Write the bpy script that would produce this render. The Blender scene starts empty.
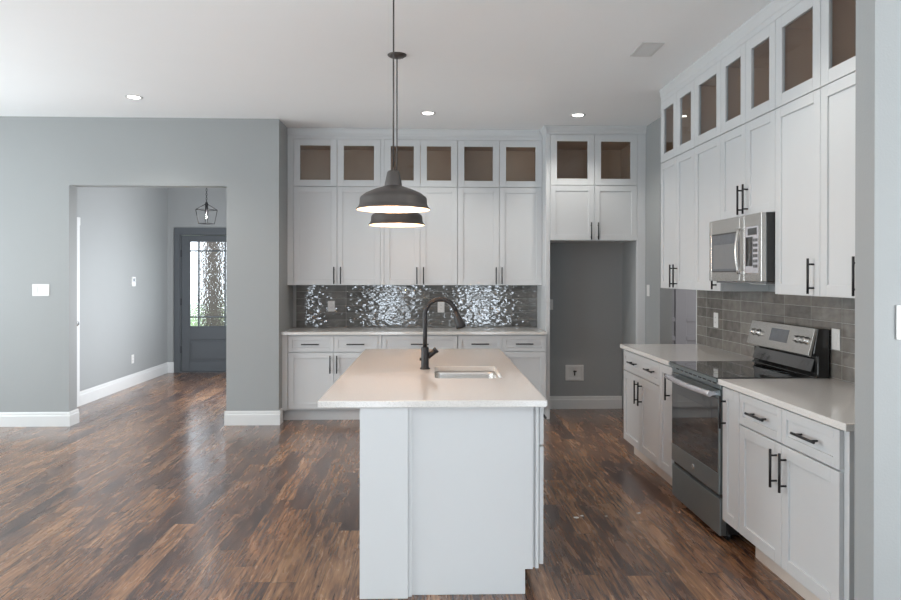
import bpy, bmesh, math, random
from mathutils import Vector, Matrix
random.seed(4)
sc = bpy.context.scene
col = sc.collection

# ------------------------------------------------------------------ camera
cd = bpy.data.cameras.new('camera'); cam = bpy.data.objects.new('camera', cd); col.objects.link(cam)
cd.sensor_fit = 'HORIZONTAL'; cd.sensor_width = 36.0
cd.lens = 692.28 / 901 * 36.0
cd.shift_y = -23.23 / 901
cd.clip_start = 0.02
R_ = Vector((0.99935025, -0.0360138, 0.00144245)); F_ = Vector((0.03601629, 0.99934969, -0.00174158))
U_ = R_.cross(F_)
cam.matrix_world = Matrix(((R_.x, U_.x, -F_.x, 0), (R_.y, U_.y, -F_.y, 0), (R_.z, U_.z, -F_.z, 1.4877), (0, 0, 0, 1)))
sc.camera = cam

# ------------------------------------------------------------------ world, daylight, exposure
sc.view_settings.view_transform = 'Standard'; sc.view_settings.look = 'None'
sc.view_settings.gamma = 1.0; sc.view_settings.use_curve_mapping = False
sc.view_settings.exposure = 0.37
w = bpy.data.worlds.new('World'); sc.world = w; w.use_nodes = True
bg = w.node_tree.nodes['Background']
bg.inputs[0].default_value = (0.84, 0.93, 1.0, 1); bg.inputs[1].default_value = 2.7
sc.cycles.max_bounces = 10; sc.cycles.diffuse_bounces = 6; sc.cycles.glossy_bounces = 5
sc.cycles.transparent_max_bounces = 12; sc.cycles.sample_clamp_indirect = 6.0
sc.cycles.use_denoising = True

def area(name, loc, rot, sx, sy, power, color=(1, 1, 1), spread=180):
    l = bpy.data.lights.new(name, 'AREA'); l.shape = 'RECTANGLE'; l.size = sx; l.size_y = sy
    l.energy = power; l.color = color; l.spread = math.radians(spread)
    o = bpy.data.objects.new(name, l); col.objects.link(o); o.location = loc; o.rotation_euler = [math.radians(a) for a in rot]
    return o
# daylight through the openings of the rear wall and the left wall (both out of frame)
SKYC, FILLC = (0.76, 0.87, 1.0), (0.94, 0.985, 1.0)
for i, x in enumerate((-3.7, -0.9, 1.5, 3.9)):
    area('rear_daylight', (x, -3.45, 0.55), (90, 0, 0), 0.65, 0.9, 17, SKYC)
for y in (-0.6, 2.6, 5.2):
    area('left_daylight', (-5.85, y, 1.5), (90, 0, -90), 2.0, 2.1, 57, (0.88, 0.95, 0.96))
# added uplight, unseen on the right, only there to brighten the ceiling
area('right_ceiling_fill', (4.9, -0.6, 0.9), (138, 0, 90), 2.4, 1.2, 350, FILLC)
# added fill light inside the utility room, which is black without it
area('utility_fill', (4.95, 6.6, 1.5), (90, 0, 90), 1.2, 1.2, 45, (1, .98, .95))
# window in the hall's right wall, hidden behind the pier
area('hall_daylight', (-2.0, 8.75, 1.2), (90, 0, 90), 1.3, 1.7, 58, (0.92, 0.95, 1.0))

# ------------------------------------------------------------------ materials
def newmat(name):
    m = bpy.data.materials.new(name); m.use_nodes = True
    nt = m.node_tree; b = nt.nodes['Principled BSDF']
    return m, nt, b
def N(nt, t, **k):
    n = nt.nodes.new(t)
    for a, v in k.items(): setattr(n, a, v)
    return n
def mathn(nt, op, a, b=None):
    n = N(nt, 'ShaderNodeMath', operation=op)
    for i, v in enumerate((a, b)):
        if v is None: continue
        if isinstance(v, (int, float)): n.inputs[i].default_value = v
        else: nt.links.new(v, n.inputs[i])
    return n.outputs[0]
def simple(name, c, rough=0.5, metal=0.0, noise=0.0, nscale=30, bump=0.0, bscale=200, spec=0.5, coat=0):
    m, nt, b = newmat(name)
    b.inputs['Roughness'].default_value = rough; b.inputs['Metallic'].default_value = metal
    b.inputs['Specular IOR Level'].default_value = spec
    b.inputs['Coat Weight'].default_value = coat
    tc = N(nt, 'ShaderNodeTexCoord')
    nz = N(nt, 'ShaderNodeTexNoise'); nz.inputs['Scale'].default_value = nscale; nz.inputs['Detail'].default_value = 4
    nt.links.new(tc.outputs['Object'], nz.inputs['Vector'])
    mx = N(nt, 'ShaderNodeMix', data_type='RGBA'); nt.links.new(nz.outputs['Fac'], mx.inputs['Factor'])
    mx.inputs['A'].default_value = tuple(max(0, v * (1 - noise)) for v in c) + (1,)
    mx.inputs['B'].default_value = tuple(min(1, v * (1 + noise)) for v in c) + (1,)
    nt.links.new(mx.outputs['Result'], b.inputs['Base Color'])
    if bump:
        n2 = N(nt, 'ShaderNodeTexNoise'); n2.inputs['Scale'].default_value = bscale
        nt.links.new(tc.outputs['Object'], n2.inputs['Vector'])
        bp = N(nt, 'ShaderNodeBump'); bp.inputs['Strength'].default_value = bump; bp.inputs['Distance'].default_value = 0.002
        nt.links.new(n2.outputs['Fac'], bp.inputs['Height']); nt.links.new(bp.outputs[0], b.inputs['Normal'])
    return m
def emis(name, c, s):
    m, nt, b = newmat(name)
    b.inputs['Base Color'].default_value = (*c, 1); b.inputs['Emission Color'].default_value = (*c, 1)
    b.inputs['Emission Strength'].default_value = s
    return m

M = {}
M['wall'] = simple('wall_paint', (0.295, 0.308, 0.31), 0.6, noise=0.015, nscale=3, bump=0.25, bscale=130)
M['pale_wall'] = simple('pale_wall_paint', (0.66, 0.66, 0.63), 0.6, noise=0.01, nscale=3, bump=0.1, bscale=130)
M['ceiling'] = simple('ceiling_paint', (0.905, 0.93, 0.945), 0.8, noise=0.01, nscale=4, bump=0.1, bscale=150)
M['white'] = simple('cabinet_paint', (0.572, 0.588, 0.598), 0.32, noise=0.01, nscale=6)
M['trim'] = simple('trim_paint', (0.62, 0.63, 0.63), 0.35, noise=0.01, nscale=6)
M['toe'] = simple('toe_board', (0.66, 0.60, 0.54), 0.5, noise=0.05, nscale=12)
M['black'] = simple('black_metal', (0.008, 0.008, 0.010), 0.45, metal=0.0, noise=0.1)
M['bronze'] = simple('dark_bronze', (0.10, 0.09, 0.085), 0.42, metal=0.6, noise=0.15, nscale=12)
M['steel'] = simple('stainless_steel', (0.50, 0.49, 0.47), 0.26, metal=0.9, noise=0.04, nscale=14)
M['sink_steel'] = simple('satin_sink_steel', (0.66, 0.65, 0.63), 0.24, metal=0.9, noise=0.03, nscale=14)
M['slate'] = simple('slate_steel', (0.26, 0.30, 0.31), 0.3, metal=0.85, noise=0.04, nscale=14)
M['film'] = simple('wrinkled_film', (0.62, 0.62, 0.66), 0.12, metal=0.5, noise=0.25, nscale=60, bump=1.0, bscale=90)
M['gloss'] = simple('black_glass', (0.012, 0.013, 0.014), 0.06, noise=0.1, coat=0.6)
M['enamel'] = simple('black_enamel', (0.02, 0.02, 0.02), 0.15, noise=0.1)
M['shade_in'] = simple('white_enamel', (0.85, 0.83, 0.78), 0.35, noise=0.01)
M['plastic'] = simple('white_plastic', (0.66, 0.66, 0.65), 0.3, noise=0.01)
M['slot'] = simple('dark_slot', (0.05, 0.05, 0.05), 0.6)
M['maple'] = simple('maple_interior', (0.55, 0.38, 0.26), 0.5, noise=0.12, nscale=9)
M['display'] = simple('display_glass', (0.10, 0.11, 0.125), 0.15, noise=0.2)
M['greypanel'] = simple('grey_microwave_window', (0.16, 0.165, 0.17), 0.16, noise=0.05)
M['doorgrey'] = simple('charcoal_door_paint', (0.09, 0.10, 0.11), 0.35, noise=0.03, nscale=8)
M['backroom_door'] = simple('grey_door_paint', (0.28, 0.28, 0.31), 0.45, noise=0.02, nscale=8)
M['ovenglass'] = simple('oven_glass', (0.03, 0.028, 0.027), 0.04, noise=0.05, coat=0.8)
M['chrome'] = simple('chrome', (0.75, 0.75, 0.75), 0.12, metal=1.0, noise=0.02)
M['bulb'] = emis('warm_bulb', (1.0, 0.86, 0.66), 14)
M['downlight'] = emis('downlight_lens', (1.0, 0.97, 0.92), 8)
M['bark'] = simple('bark', (0.10, 0.08, 0.07), 0.9, noise=0.5, nscale=14, bump=1, bscale=30)
M['grass'] = simple('lawn', (0.16, 0.24, 0.09), 0.9, noise=0.4, nscale=10)
M['crumb'] = simple('plaster_crumb', (0.8, 0.8, 0.78), 0.8, noise=0.05)

def quartz():
    m, nt, b = newmat('white_quartz')
    tc = N(nt, 'ShaderNodeTexCoord')
    n1 = N(nt, 'ShaderNodeTexNoise'); n1.inputs['Scale'].default_value = 260; n1.inputs['Detail'].default_value = 3
    nt.links.new(tc.outputs['Object'], n1.inputs['Vector'])
    r = N(nt, 'ShaderNodeValToRGB')
    r.color_ramp.elements[0].position = 0.3; r.color_ramp.elements[0].color = (0.50, 0.49, 0.47, 1)
    r.color_ramp.elements[1].position = 0.5; r.color_ramp.elements[1].color = (0.68, 0.665, 0.64, 1)
    nt.links.new(n1.outputs['Fac'], r.inputs[0]); nt.links.new(r.outputs[0], b.inputs['Base Color'])
    b.inputs['Roughness'].default_value = 0.10
    return m
M['quartz'] = quartz()

def glass(name, tint=(1, 1, 1), gl=0.06):
    m, nt, b = newmat(name); nt.nodes.remove(b)
    out = nt.nodes['Material Output']
    tr = N(nt, 'ShaderNodeBsdfTransparent'); tr.inputs[0].default_value = (*tint, 1)
    g = N(nt, 'ShaderNodeBsdfGlossy'); g.inputs['Roughness'].default_value = 0.02
    lw = N(nt, 'ShaderNodeLayerWeight'); lw.inputs[0].default_value = 0.5
    fr = mathn(nt, 'ADD', mathn(nt, 'MULTIPLY', mathn(nt, 'POWER', lw.outputs['Facing'], 4.0), 0.6), 0.03)
    ms = N(nt, 'ShaderNodeMixShader')
    nt.links.new(fr, ms.inputs[0]); nt.links.new(tr.outputs[0], ms.inputs[1]); nt.links.new(g.outputs[0], ms.inputs[2])
    nt.links.new(ms.outputs[0], out.inputs[0])
    return m
M['glass'] = glass('clear_glass', (0.905, 0.93, 0.945))
M['bulbglass'] = glass('lantern_glass')

def rain_glass():
    m, nt, b = newmat('rippled_door_glass')
    b.inputs['Base Color'].default_value = (0.97, 0.98, 1, 1); b.inputs['Transmission Weight'].default_value = 1
    b.inputs['Roughness'].default_value = 0.02; b.inputs['IOR'].default_value = 1.3
    tc = N(nt, 'ShaderNodeTexCoord'); n1 = N(nt, 'ShaderNodeTexNoise'); n1.inputs['Scale'].default_value = 24; n1.inputs['Detail'].default_value = 2
    nt.links.new(tc.outputs['Object'], n1.inputs['Vector'])
    bp = N(nt, 'ShaderNodeBump'); bp.inputs['Strength'].default_value = 1.0; bp.inputs['Distance'].default_value = 0.01
    nt.links.new(n1.outputs['Fac'], bp.inputs['Height']); nt.links.new(bp.outputs[0], b.inputs['Normal'])
    return m
M['rain'] = rain_glass()

def floor_mat():
    m, nt, b = newmat('hand_scraped_planks'); L = nt.links
    tc = N(nt, 'ShaderNodeTexCoord'); sp = N(nt, 'ShaderNodeSeparateXYZ'); L.new(tc.outputs['Object'], sp.inputs[0])
    W, LEN = 0.125, 1.05
    xr = mathn(nt, 'DIVIDE', sp.outputs[0], W); row = mathn(nt, 'FLOOR', xr); xf = mathn(nt, 'FRACT', xr)
    wn = N(nt, 'ShaderNodeTexWhiteNoise', noise_dimensions='1D'); L.new(row, wn.inputs['W'])
    yo = mathn(nt, 'ADD', mathn(nt, 'DIVIDE', sp.outputs[1], LEN), mathn(nt, 'MULTIPLY', wn.outputs['Value'], 7.3))
    yi = mathn(nt, 'FLOOR', yo); yf = mathn(nt, 'FRACT', yo)
    cb = N(nt, 'ShaderNodeCombineXYZ'); L.new(row, cb.inputs[0]); L.new(yi, cb.inputs[1])
    w2 = N(nt, 'ShaderNodeTexWhiteNoise', noise_dimensions='3D'); L.new(cb.outputs[0], w2.inputs['Vector'])
    # streaky grain, different for each plank
    sc2 = N(nt, 'ShaderNodeVectorMath', operation='MULTIPLY'); L.new(w2.outputs['Color'], sc2.inputs[0]); sc2.inputs[1].default_value = (40, 40, 40)
    def grain(vec, detail, rough, dist=0.0, shift=True):
        mp = N(nt, 'ShaderNodeVectorMath', operation='MULTIPLY'); L.new(tc.outputs['Object'], mp.inputs[0]); mp.inputs[1].default_value = vec
        o = mp.outputs[0]
        if shift:
            ad = N(nt, 'ShaderNodeVectorMath', operation='ADD'); L.new(o, ad.inputs[0]); L.new(sc2.outputs[0], ad.inputs[1]); o = ad.outputs[0]
        g = N(nt, 'ShaderNodeTexNoise'); g.inputs['Scale'].default_value = 1; g.inputs['Detail'].default_value = detail
        g.inputs['Roughness'].default_value = rough; g.inputs['Distortion'].default_value = dist; L.new(o, g.inputs['Vector']); return g.outputs['Fac']
    g1 = grain((75, 4.5, 1), 5, 0.62, 0.3)            # fine fibres
    gm = grain((17, 2.4, 1), 4, 0.6, 0.5)             # wider figure inside a plank
    g2 = grain((2.2, 1.1, 1), 3, 0.55, 0, False)      # slow patches across planks
    f = mathn(nt, 'ADD', mathn(nt, 'MULTIPLY', g1, 1.05), mathn(nt, 'ADD', mathn(nt, 'MULTIPLY', gm, 0.55),
        mathn(nt, 'ADD', mathn(nt, 'MULTIPLY', w2.outputs['Value'], 0.26), mathn(nt, 'MULTIPLY', g2, 0.35))))
    f = mathn(nt, 'SUBTRACT', f, 0.58)
    r = N(nt, 'ShaderNodeValToRGB'); L.new(f, r.inputs[0]); cr = r.color_ramp
    cr.elements[0].position = 0.18; cr.elements[0].color = (0.030, 0.021, 0.021, 1)
    cr.elements[1].position = 0.92; cr.elements[1].color = (0.46, 0.27, 0.15, 1)
    for p, c in ((0.36, (0.070, 0.040, 0.034, 1)), (0.52, (0.155, 0.081, 0.050, 1)), (0.68, (0.28, 0.147, 0.078, 1))):
        e = cr.elements.new(p); e.color = c
    # seams
    def edge(t, wd):
        a = mathn(nt, 'MINIMUM', t, mathn(nt, 'SUBTRACT', 1.0, t))
        return mathn(nt, 'LESS_THAN', a, wd)
    seam = mathn(nt, 'MAXIMUM', edge(xf, 0.012), edge(yf, 0.0018))
    mx = N(nt, 'ShaderNodeMix', data_type='RGBA'); L.new(mathn(nt, 'MULTIPLY', seam, 0.55), mx.inputs['Factor'])
    L.new(r.outputs[0], mx.inputs['A']); mx.inputs['B'].default_value = (0.012, 0.009, 0.008, 1)
    L.new(mx.outputs['Result'], b.inputs['Base Color'])
    rr = N(nt, 'ShaderNodeMapRange'); L.new(gm, rr.inputs[0]); rr.inputs[3].default_value = 0.16; rr.inputs[4].default_value = 0.36
    L.new(rr.outputs[0], b.inputs['Roughness'])
    mp3 = N(nt, 'ShaderNodeVectorMath', operation='MULTIPLY'); L.new(tc.outputs['Object'], mp3.inputs[0]); mp3.inputs[1].default_value = (22, 5, 1)
    g3 = N(nt, 'ShaderNodeTexNoise'); g3.inputs['Scale'].default_value = 1.0; g3.inputs['Detail'].default_value = 3; L.new(mp3.outputs[0], g3.inputs['Vector'])
    h = mathn(nt, 'SUBTRACT', mathn(nt, 'ADD', mathn(nt, 'MULTIPLY', g3.outputs['Fac'], 1.0), mathn(nt, 'MULTIPLY', g1, 0.30)), mathn(nt, 'MULTIPLY', seam, 0.8))
    bp = N(nt, 'ShaderNodeBump'); bp.inputs['Strength'].default_value = 0.5; bp.inputs['Distance'].default_value = 0.0022
    L.new(h, bp.inputs['Height']); L.new(bp.outputs[0], b.inputs['Normal'])
    b.inputs['IOR'].default_value = 1.6; b.inputs['Coat Weight'].default_value = 0.35; b.inputs['Coat Roughness'].default_value = 0.18
    return m
M['floor'] = floor_mat()

def tile_mat(name, axis, off, c0, c1):
    # glossy wavy 3 x 12 inch tiles laid in straight stacks; axis = world axis that runs along the wall
    m, nt, b = newmat(name); L = nt.links
    tc = N(nt, 'ShaderNodeTexCoord'); sp = N(nt, 'ShaderNodeSeparateXYZ'); L.new(tc.outputs['Object'], sp.inputs[0])
    u = mathn(nt, 'DIVIDE', sp.outputs[axis], 0.305); v = mathn(nt, 'DIVIDE', sp.outputs[2], 0.078)
    u = mathn(nt, 'ADD', u, off); v = mathn(nt, 'SUBTRACT', v, 0.918 / 0.078)
    uf, vf = mathn(nt, 'FRACT', u), mathn(nt, 'FRACT', v)
    du = mathn(nt, 'MINIMUM', uf, mathn(nt, 'SUBTRACT', 1.0, uf)); dv = mathn(nt, 'MINIMUM', vf, mathn(nt, 'SUBTRACT', 1.0, vf))
    g = mathn(nt, 'MAXIMUM', mathn(nt, 'LESS_THAN', du, 0.0045), mathn(nt, 'LESS_THAN', dv, 0.017))
    cb = N(nt, 'ShaderNodeCombineXYZ'); L.new(mathn(nt, 'FLOOR', u), cb.inputs[0]); L.new(mathn(nt, 'FLOOR', v), cb.inputs[1])
    wn = N(nt, 'ShaderNodeTexWhiteNoise', noise_dimensions='3D'); L.new(cb.outputs[0], wn.inputs['Vector'])
    n1 = N(nt, 'ShaderNodeTexNoise'); n1.inputs['Scale'].default_value = 14; n1.inputs['Detail'].default_value = 3; L.new(tc.outputs['Object'], n1.inputs['Vector'])
    f = mathn(nt, 'ADD', mathn(nt, 'MULTIPLY', wn.outputs['Value'], 0.35), mathn(nt, 'MULTIPLY', n1.outputs['Fac'], 0.65))
    r = N(nt, 'ShaderNodeValToRGB'); L.new(f, r.inputs[0])
    r.color_ramp.elements[0].position = 0.2; r.color_ramp.elements[0].color = (*c0, 1)
    r.color_ramp.elements[1].position = 0.8; r.color_ramp.elements[1].color = (*c1, 1)
    mx = N(nt, 'ShaderNodeMix', data_type='RGBA'); L.new(g, mx.inputs['Factor']); L.new(r.outputs[0], mx.inputs['A'])
    mx.inputs['B'].default_value = (0.30, 0.30, 0.29, 1); L.new(mx.outputs['Result'], b.inputs['Base Color'])
    L.new(mathn(nt, 'ADD', mathn(nt, 'MULTIPLY', g, 0.5), 0.03), b.inputs['Roughness'])
    b.inputs['IOR'].default_value = 1.75
    mp = N(nt, 'ShaderNodeVectorMath', operation='MULTIPLY'); L.new(tc.outputs['Object'], mp.inputs[0])
    mp.inputs[1].default_value = (15, 15, 32)
    n2 = N(nt, 'ShaderNodeTexNoise'); n2.inputs['Scale'].default_value = 1.0; n2.inputs['Detail'].default_value = 1.5; L.new(mp.outputs[0], n2.inputs['Vector'])
    h = mathn(nt, 'SUBTRACT', n2.outputs['Fac'], mathn(nt, 'MULTIPLY', g, 0.25))
    bp = N(nt, 'ShaderNodeBump'); bp.inputs['Strength'].default_value = 1.0; bp.inputs['Distance'].default_value = 0.0036
    L.new(h, bp.inputs['Height']); L.new(bp.outputs[0], b.inputs['Normal'])
    return m
M['tile_x'] = tile_mat('wavy_grey_tile_back', 0, .872, (.075, .075, .073), (.17, .168, .16))
M['tile_y'] = tile_mat('wavy_grey_tile_side', 1, .8, (.10, .095, .087), (.27, .252, .23))

# ------------------------------------------------------------------ mesh helpers
class MB:
    def __init__(s): s.bm = bmesh.new(); s.mats = []
    def mi(s, m):
        if m is None: return 0
        if m not in s.mats: s.mats.append(m)
        return s.mats.index(m)
    def box(s, x0, x1, y0, y1, z0, z1, m=None):
        x0, x1 = sorted((x0, x1)); y0, y1 = sorted((y0, y1)); z0, z1 = sorted((z0, z1))
        v = [s.bm.verts.new(p) for p in ((x0,y0,z0),(x1,y0,z0),(x1,y1,z0),(x0,y1,z0),(x0,y0,z1),(x1,y0,z1),(x1,y1,z1),(x0,y1,z1))]
        i = s.mi(m)
        for f in ((3,2,1,0),(4,5,6,7),(0,1,5,4),(1,2,6,5),(2,3,7,6),(3,0,4,7)):
            s.bm.faces.new([v[k] for k in f]).material_index = i
        return s
    def tube(s, pts, rad, n=12, m=None, cap=True):
        pts = [Vector(p) for p in pts]; i = s.mi(m)
        if isinstance(rad, (int, float)): rad = [rad] * len(pts)
        rings = []; prev = None
        for k, p in enumerate(pts):
            t = (pts[min(k + 1, len(pts) - 1)] - pts[max(k - 1, 0)]).normalized()
            if prev is None:
                a = Vector((0, 0, 1)) if abs(t.z) < 0.9 else Vector((1, 0, 0)); e = t.cross(a).normalized()
            else:
                e = (prev - t * prev.dot(t)).normalized()
            prev = e; f = t.cross(e)
            rings.append([s.bm.verts.new(p + (e * math.cos(2*math.pi*j/n) + f * math.sin(2*math.pi*j/n)) * rad[k]) for j in range(n)])
        for a, b in zip(rings, rings[1:]):
            for j in range(n):
                fc = s.bm.faces.new((a[j], a[(j+1) % n], b[(j+1) % n], b[j])); fc.smooth = True; fc.material_index = i
        if cap:
            s.bm.faces.new(rings[0][::-1]).material_index = i; s.bm.faces.new(rings[-1]).material_index = i
        return s
    def cyl(s, p0, p1, r, n=16, m=None): return s.tube([p0, p1], r, n, m)
    def lathe(s, c, prof, n=48, m=None, close=False):
        # prof: (radius, z) around a vertical axis through c
        i = s.mi(m); c = Vector(c); rings = []
        for r, z in prof:
            if r < 1e-6: rings.append([s.bm.verts.new(c + Vector((0, 0, z)))])
            else: rings.append([s.bm.verts.new(c + Vector((r*math.cos(2*math.pi*j/n), r*math.sin(2*math.pi*j/n), z))) for j in range(n)])
        pr = list(zip(rings, rings[1:])) + ([(rings[-1], rings[0])] if close else [])
        for a, b in pr:
            for j in range(n):
                q = [a[j % len(a)], a[(j+1) % len(a)], b[(j+1) % len(b)], b[j % len(b)]]
                u = []
                for x in q:
                    if x not in u: u.append(x)
                if len(u) > 2:
                    f = s.bm.faces.new(u); f.smooth = True; f.material_index = i
        return s
    def prism(s, prof, a0, a1, fn, m=None):
        # prof: closed list of 2D points, swept from a0 to a1; fn(a, p, q) -> world point
        i = s.mi(m)
        A = [s.bm.verts.new(fn(a0, p, q)) for p, q in prof]; B = [s.bm.verts.new(fn(a1, p, q)) for p, q in prof]; n = len(prof)
        for k in range(n): s.bm.faces.new((A[k], A[(k+1) % n], B[(k+1) % n], B[k])).material_index = i
        s.bm.faces.new(A[::-1]).material_index = i; s.bm.faces.new(B).material_index = i
        return s
    def build(s, name, mat=None, root=None, bevel=0.0, seg=1, sharp=35, inner=None):
        bmesh.ops.recalc_face_normals(s.bm, faces=s.bm.faces)
        loc = Vector((0, 0, 0))
        if root is not None: loc = Vector(root['_w'])
        if inner is not None: loc = Vector(inner)
        for v in s.bm.verts: v.co -= loc
        me = bpy.data.meshes.new(name); s.bm.to_mesh(me); s.bm.free()
        for mm in ([mat] if mat is not None and not s.mats else s.mats): me.materials.append(mm)
        o = bpy.data.objects.new(name, me); col.objects.link(o)
        if root is not None: o.parent = root; o['_w'] = root['_w']
        else: o['_w'] = tuple(loc)
        if inner is not None: o.location = loc
        if bevel:
            md = o.modifiers.new('bevel', 'BEVEL'); md.width = bevel; md.segments = seg; md.limit_method = 'ANGLE'; md.angle_limit = math.radians(sharp)
        return o

def tag(o, label, cat, group=None):
    o['label'] = label; o['category'] = cat
    if group: o['group'] = group
    return o
def thing(name, loc, label, cat, group=None, rotz=0.0, world=None):
    """An Empty at the base of a thing. loc = where its parts are drawn; world = where it really stands (defaults to loc)."""
    o = bpy.data.objects.new(name, None); col.objects.link(o); o.empty_display_size = 0.1
    o.location = world if world is not None else loc; o.rotation_euler = (0, 0, rotz); o['_w'] = tuple(loc)
    return tag(o, label, cat, group)
def struct(o): o['kind'] = 'structure'; return o
def copy_tree(o, parent=None):
    c = o.copy(); col.objects.link(c); c.parent = parent
    for ch in [x for x in bpy.data.objects if x.parent == o]: copy_tree(ch, c)
    return c

# measured planes of the room
XL, YB, YL, XW, ZC = -1.458, 7.689, 6.942, 2.294, 3.0425
YU, XU, YBE, XC = 7.362, 1.965, 7.057, 1.632
XR, YREAR, XLEFT = 5.0, -3.4, -5.8
CT = 0.914

# ------------------------------------------------------------------ room shell
struct(MB().box(XLEFT - .15, XR + .15, YREAR - .15, 11.0, -0.06, 0).build('floor', M['floor']))
struct(MB().box(XLEFT - .15, XR + .15, YREAR - .15, 11.0, ZC, ZC + .1).build('ceiling', M['ceiling']))
# left-hand frontal wall with the hall opening, pier returning to the kitchen's rear wall
b = MB()
b.box(XLEFT, -3.506, YL, YL + .157, 0, ZC)
b.box(-3.506, -1.974, YL, YL + .157, 2.372, ZC)
b.box(-1.974, XL, YL, 7.85, 0, ZC)
struct(b.build('wall_front_left', M['wall']))
struct(MB().box(XL, XW, YB, YB + .16, 0, ZC).build('wall_back', M['wall']))
b = MB()                                   # right wall with the opening to the utility room
b.box(XW, XW + .12, 2.414, 5.764, 0, ZC); b.box(XW, XW + .12, 5.764, 6.699, 2.385, ZC); b.box(XW, XW + .12, 6.699, YB + .16, 0, ZC)
struct(b.build('wall_right', M['wall']))
struct(MB().box(1.530, XR, 2.308, 2.414, 0, ZC).build('wall_stub', M['wall']))
# hall
b = MB(); b.box(-4.03, -3.935, 7.099, 7.16, 0, ZC); b.box(-4.03, -3.935, 7.16, 7.91, 2.06, ZC); b.box(-4.03, -3.935, 7.91, 10.71, 0, ZC)
struct(b.build('wall_hall_left', M['wall']))
b = MB(); b.box(-1.974, -1.85, 7.85, 8.05, 0, ZC); b.box(-1.974, -1.85, 9.45, 10.71, 0, ZC); b.box(-1.974, -1.85, 8.05, 9.45, 0, .3); b.box(-1.974, -1.85, 8.05, 9.45, 2.1, ZC)
struct(b.build('wall_hall_right', M['wall']))
DX0, DX1 = -3.735, -2.815
b = MB(); b.box(-4.03, DX0 - .04, 10.71, 10.85, 0, ZC); b.box(DX1 + .04, -1.85, 10.71, 10.85, 0, ZC); b.box(DX0 - .04, DX1 + .04, 10.71, 10.85, 2.13, ZC)
struct(b.build('wall_hall_end', M['wall']))
# rest of the open-plan room, out of frame, with the window openings the daylight comes through
b = MB(); xs = [(-4.2, -3.2), (-1.4, -.4), (1.0, 2.0), (3.4, 4.4)]; px = XLEFT
for a, c in xs:
    b.box(px, a, YREAR - .12, YREAR, 0, ZC); b.box(a, c, YREAR - .12, YREAR, 0, .05); b.box(a, c, YREAR - .12, YREAR, 2.1, ZC); px = c
b.box(px, XR, YREAR - .12, YREAR, 0, ZC)
struct(b.build('wall_rear', M['wall']))
b = MB(); py = YREAR
for a, c in [(-1.6, .4), (1.6, 3.6), (4.2, 6.2)]:
    b.box(XLEFT - .12, XLEFT, py, a, 0, ZC); b.box(XLEFT - .12, XLEFT, a, c, 0, .4); b.box(XLEFT - .12, XLEFT, a, c, 2.55, ZC); py = c
b.box(XLEFT - .12, XLEFT, py, YL + .157, 0, ZC)
struct(b.build('wall_left', M['wall']))
struct(MB().box(XR, XR + .12, YREAR, 8.6, 0, ZC).build('wall_far_right', M['wall']))
# utility room beyond the right-hand opening
struct(MB().box(XW + .12, XR, 8.35, 8.5, 0, ZC).build('wall_utility_back', M['wall']))
struct(MB().box(XW, XW + .12, YB + .16, 8.5, 0, ZC).build('wall_utility_left', M['wall']))

def baseboard(name, runs, h=0.141, t=0.016):
    """runs: (axis, a0, a1, plane, side)"""
    b = MB()
    prof = [(0, 0), (t, 0), (t, h * .72), (t * .62, h * .80), (t * .62, h * .9), (t * .3, h), (0, h)]
    for ax, a0, a1, pl, sd in runs:
        if ax == 'x': b.prism(prof, a0, a1, lambda a, p, q, pl=pl, sd=sd: (a, pl + sd * p, q))
        else: b.prism(prof, a0, a1, lambda a, p, q, pl=pl, sd=sd: (pl + sd * p, a, q))
    return struct(b.build(name, M['trim']))
T = .016
baseboard('baseboard_left', [('x', XLEFT, -3.506 + T, YL, -1), ('y', YL, 7.099 + T, -3.506, 1)])
baseboard('baseboard_pier', [('x', -1.974 - T, XL + T, YL, -1), ('y', YL, 7.085, XL, 1), ('y', YL, 10.7, -1.974, -1)])
baseboard('baseboard_alcove', [('x', 1.30, 2.2, YB, -1)])
baseboard('baseboard_right', [('y', 6.699, 7.13, XW, -1), ('x', XW - T, XW + .12, 6.699, -1)])
baseboard('baseboard_hall', [('y', 8.0, 10.71, -3.935, 1), ('x', -3.935, DX0 - .10, 10.71, -1)], h=0.16)
baseboard('baseboard_stub', [('x', 1.530 - T, XR, 2.308, -1), ('y', 2.308, 2.43, 1.530, -1)])

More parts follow.
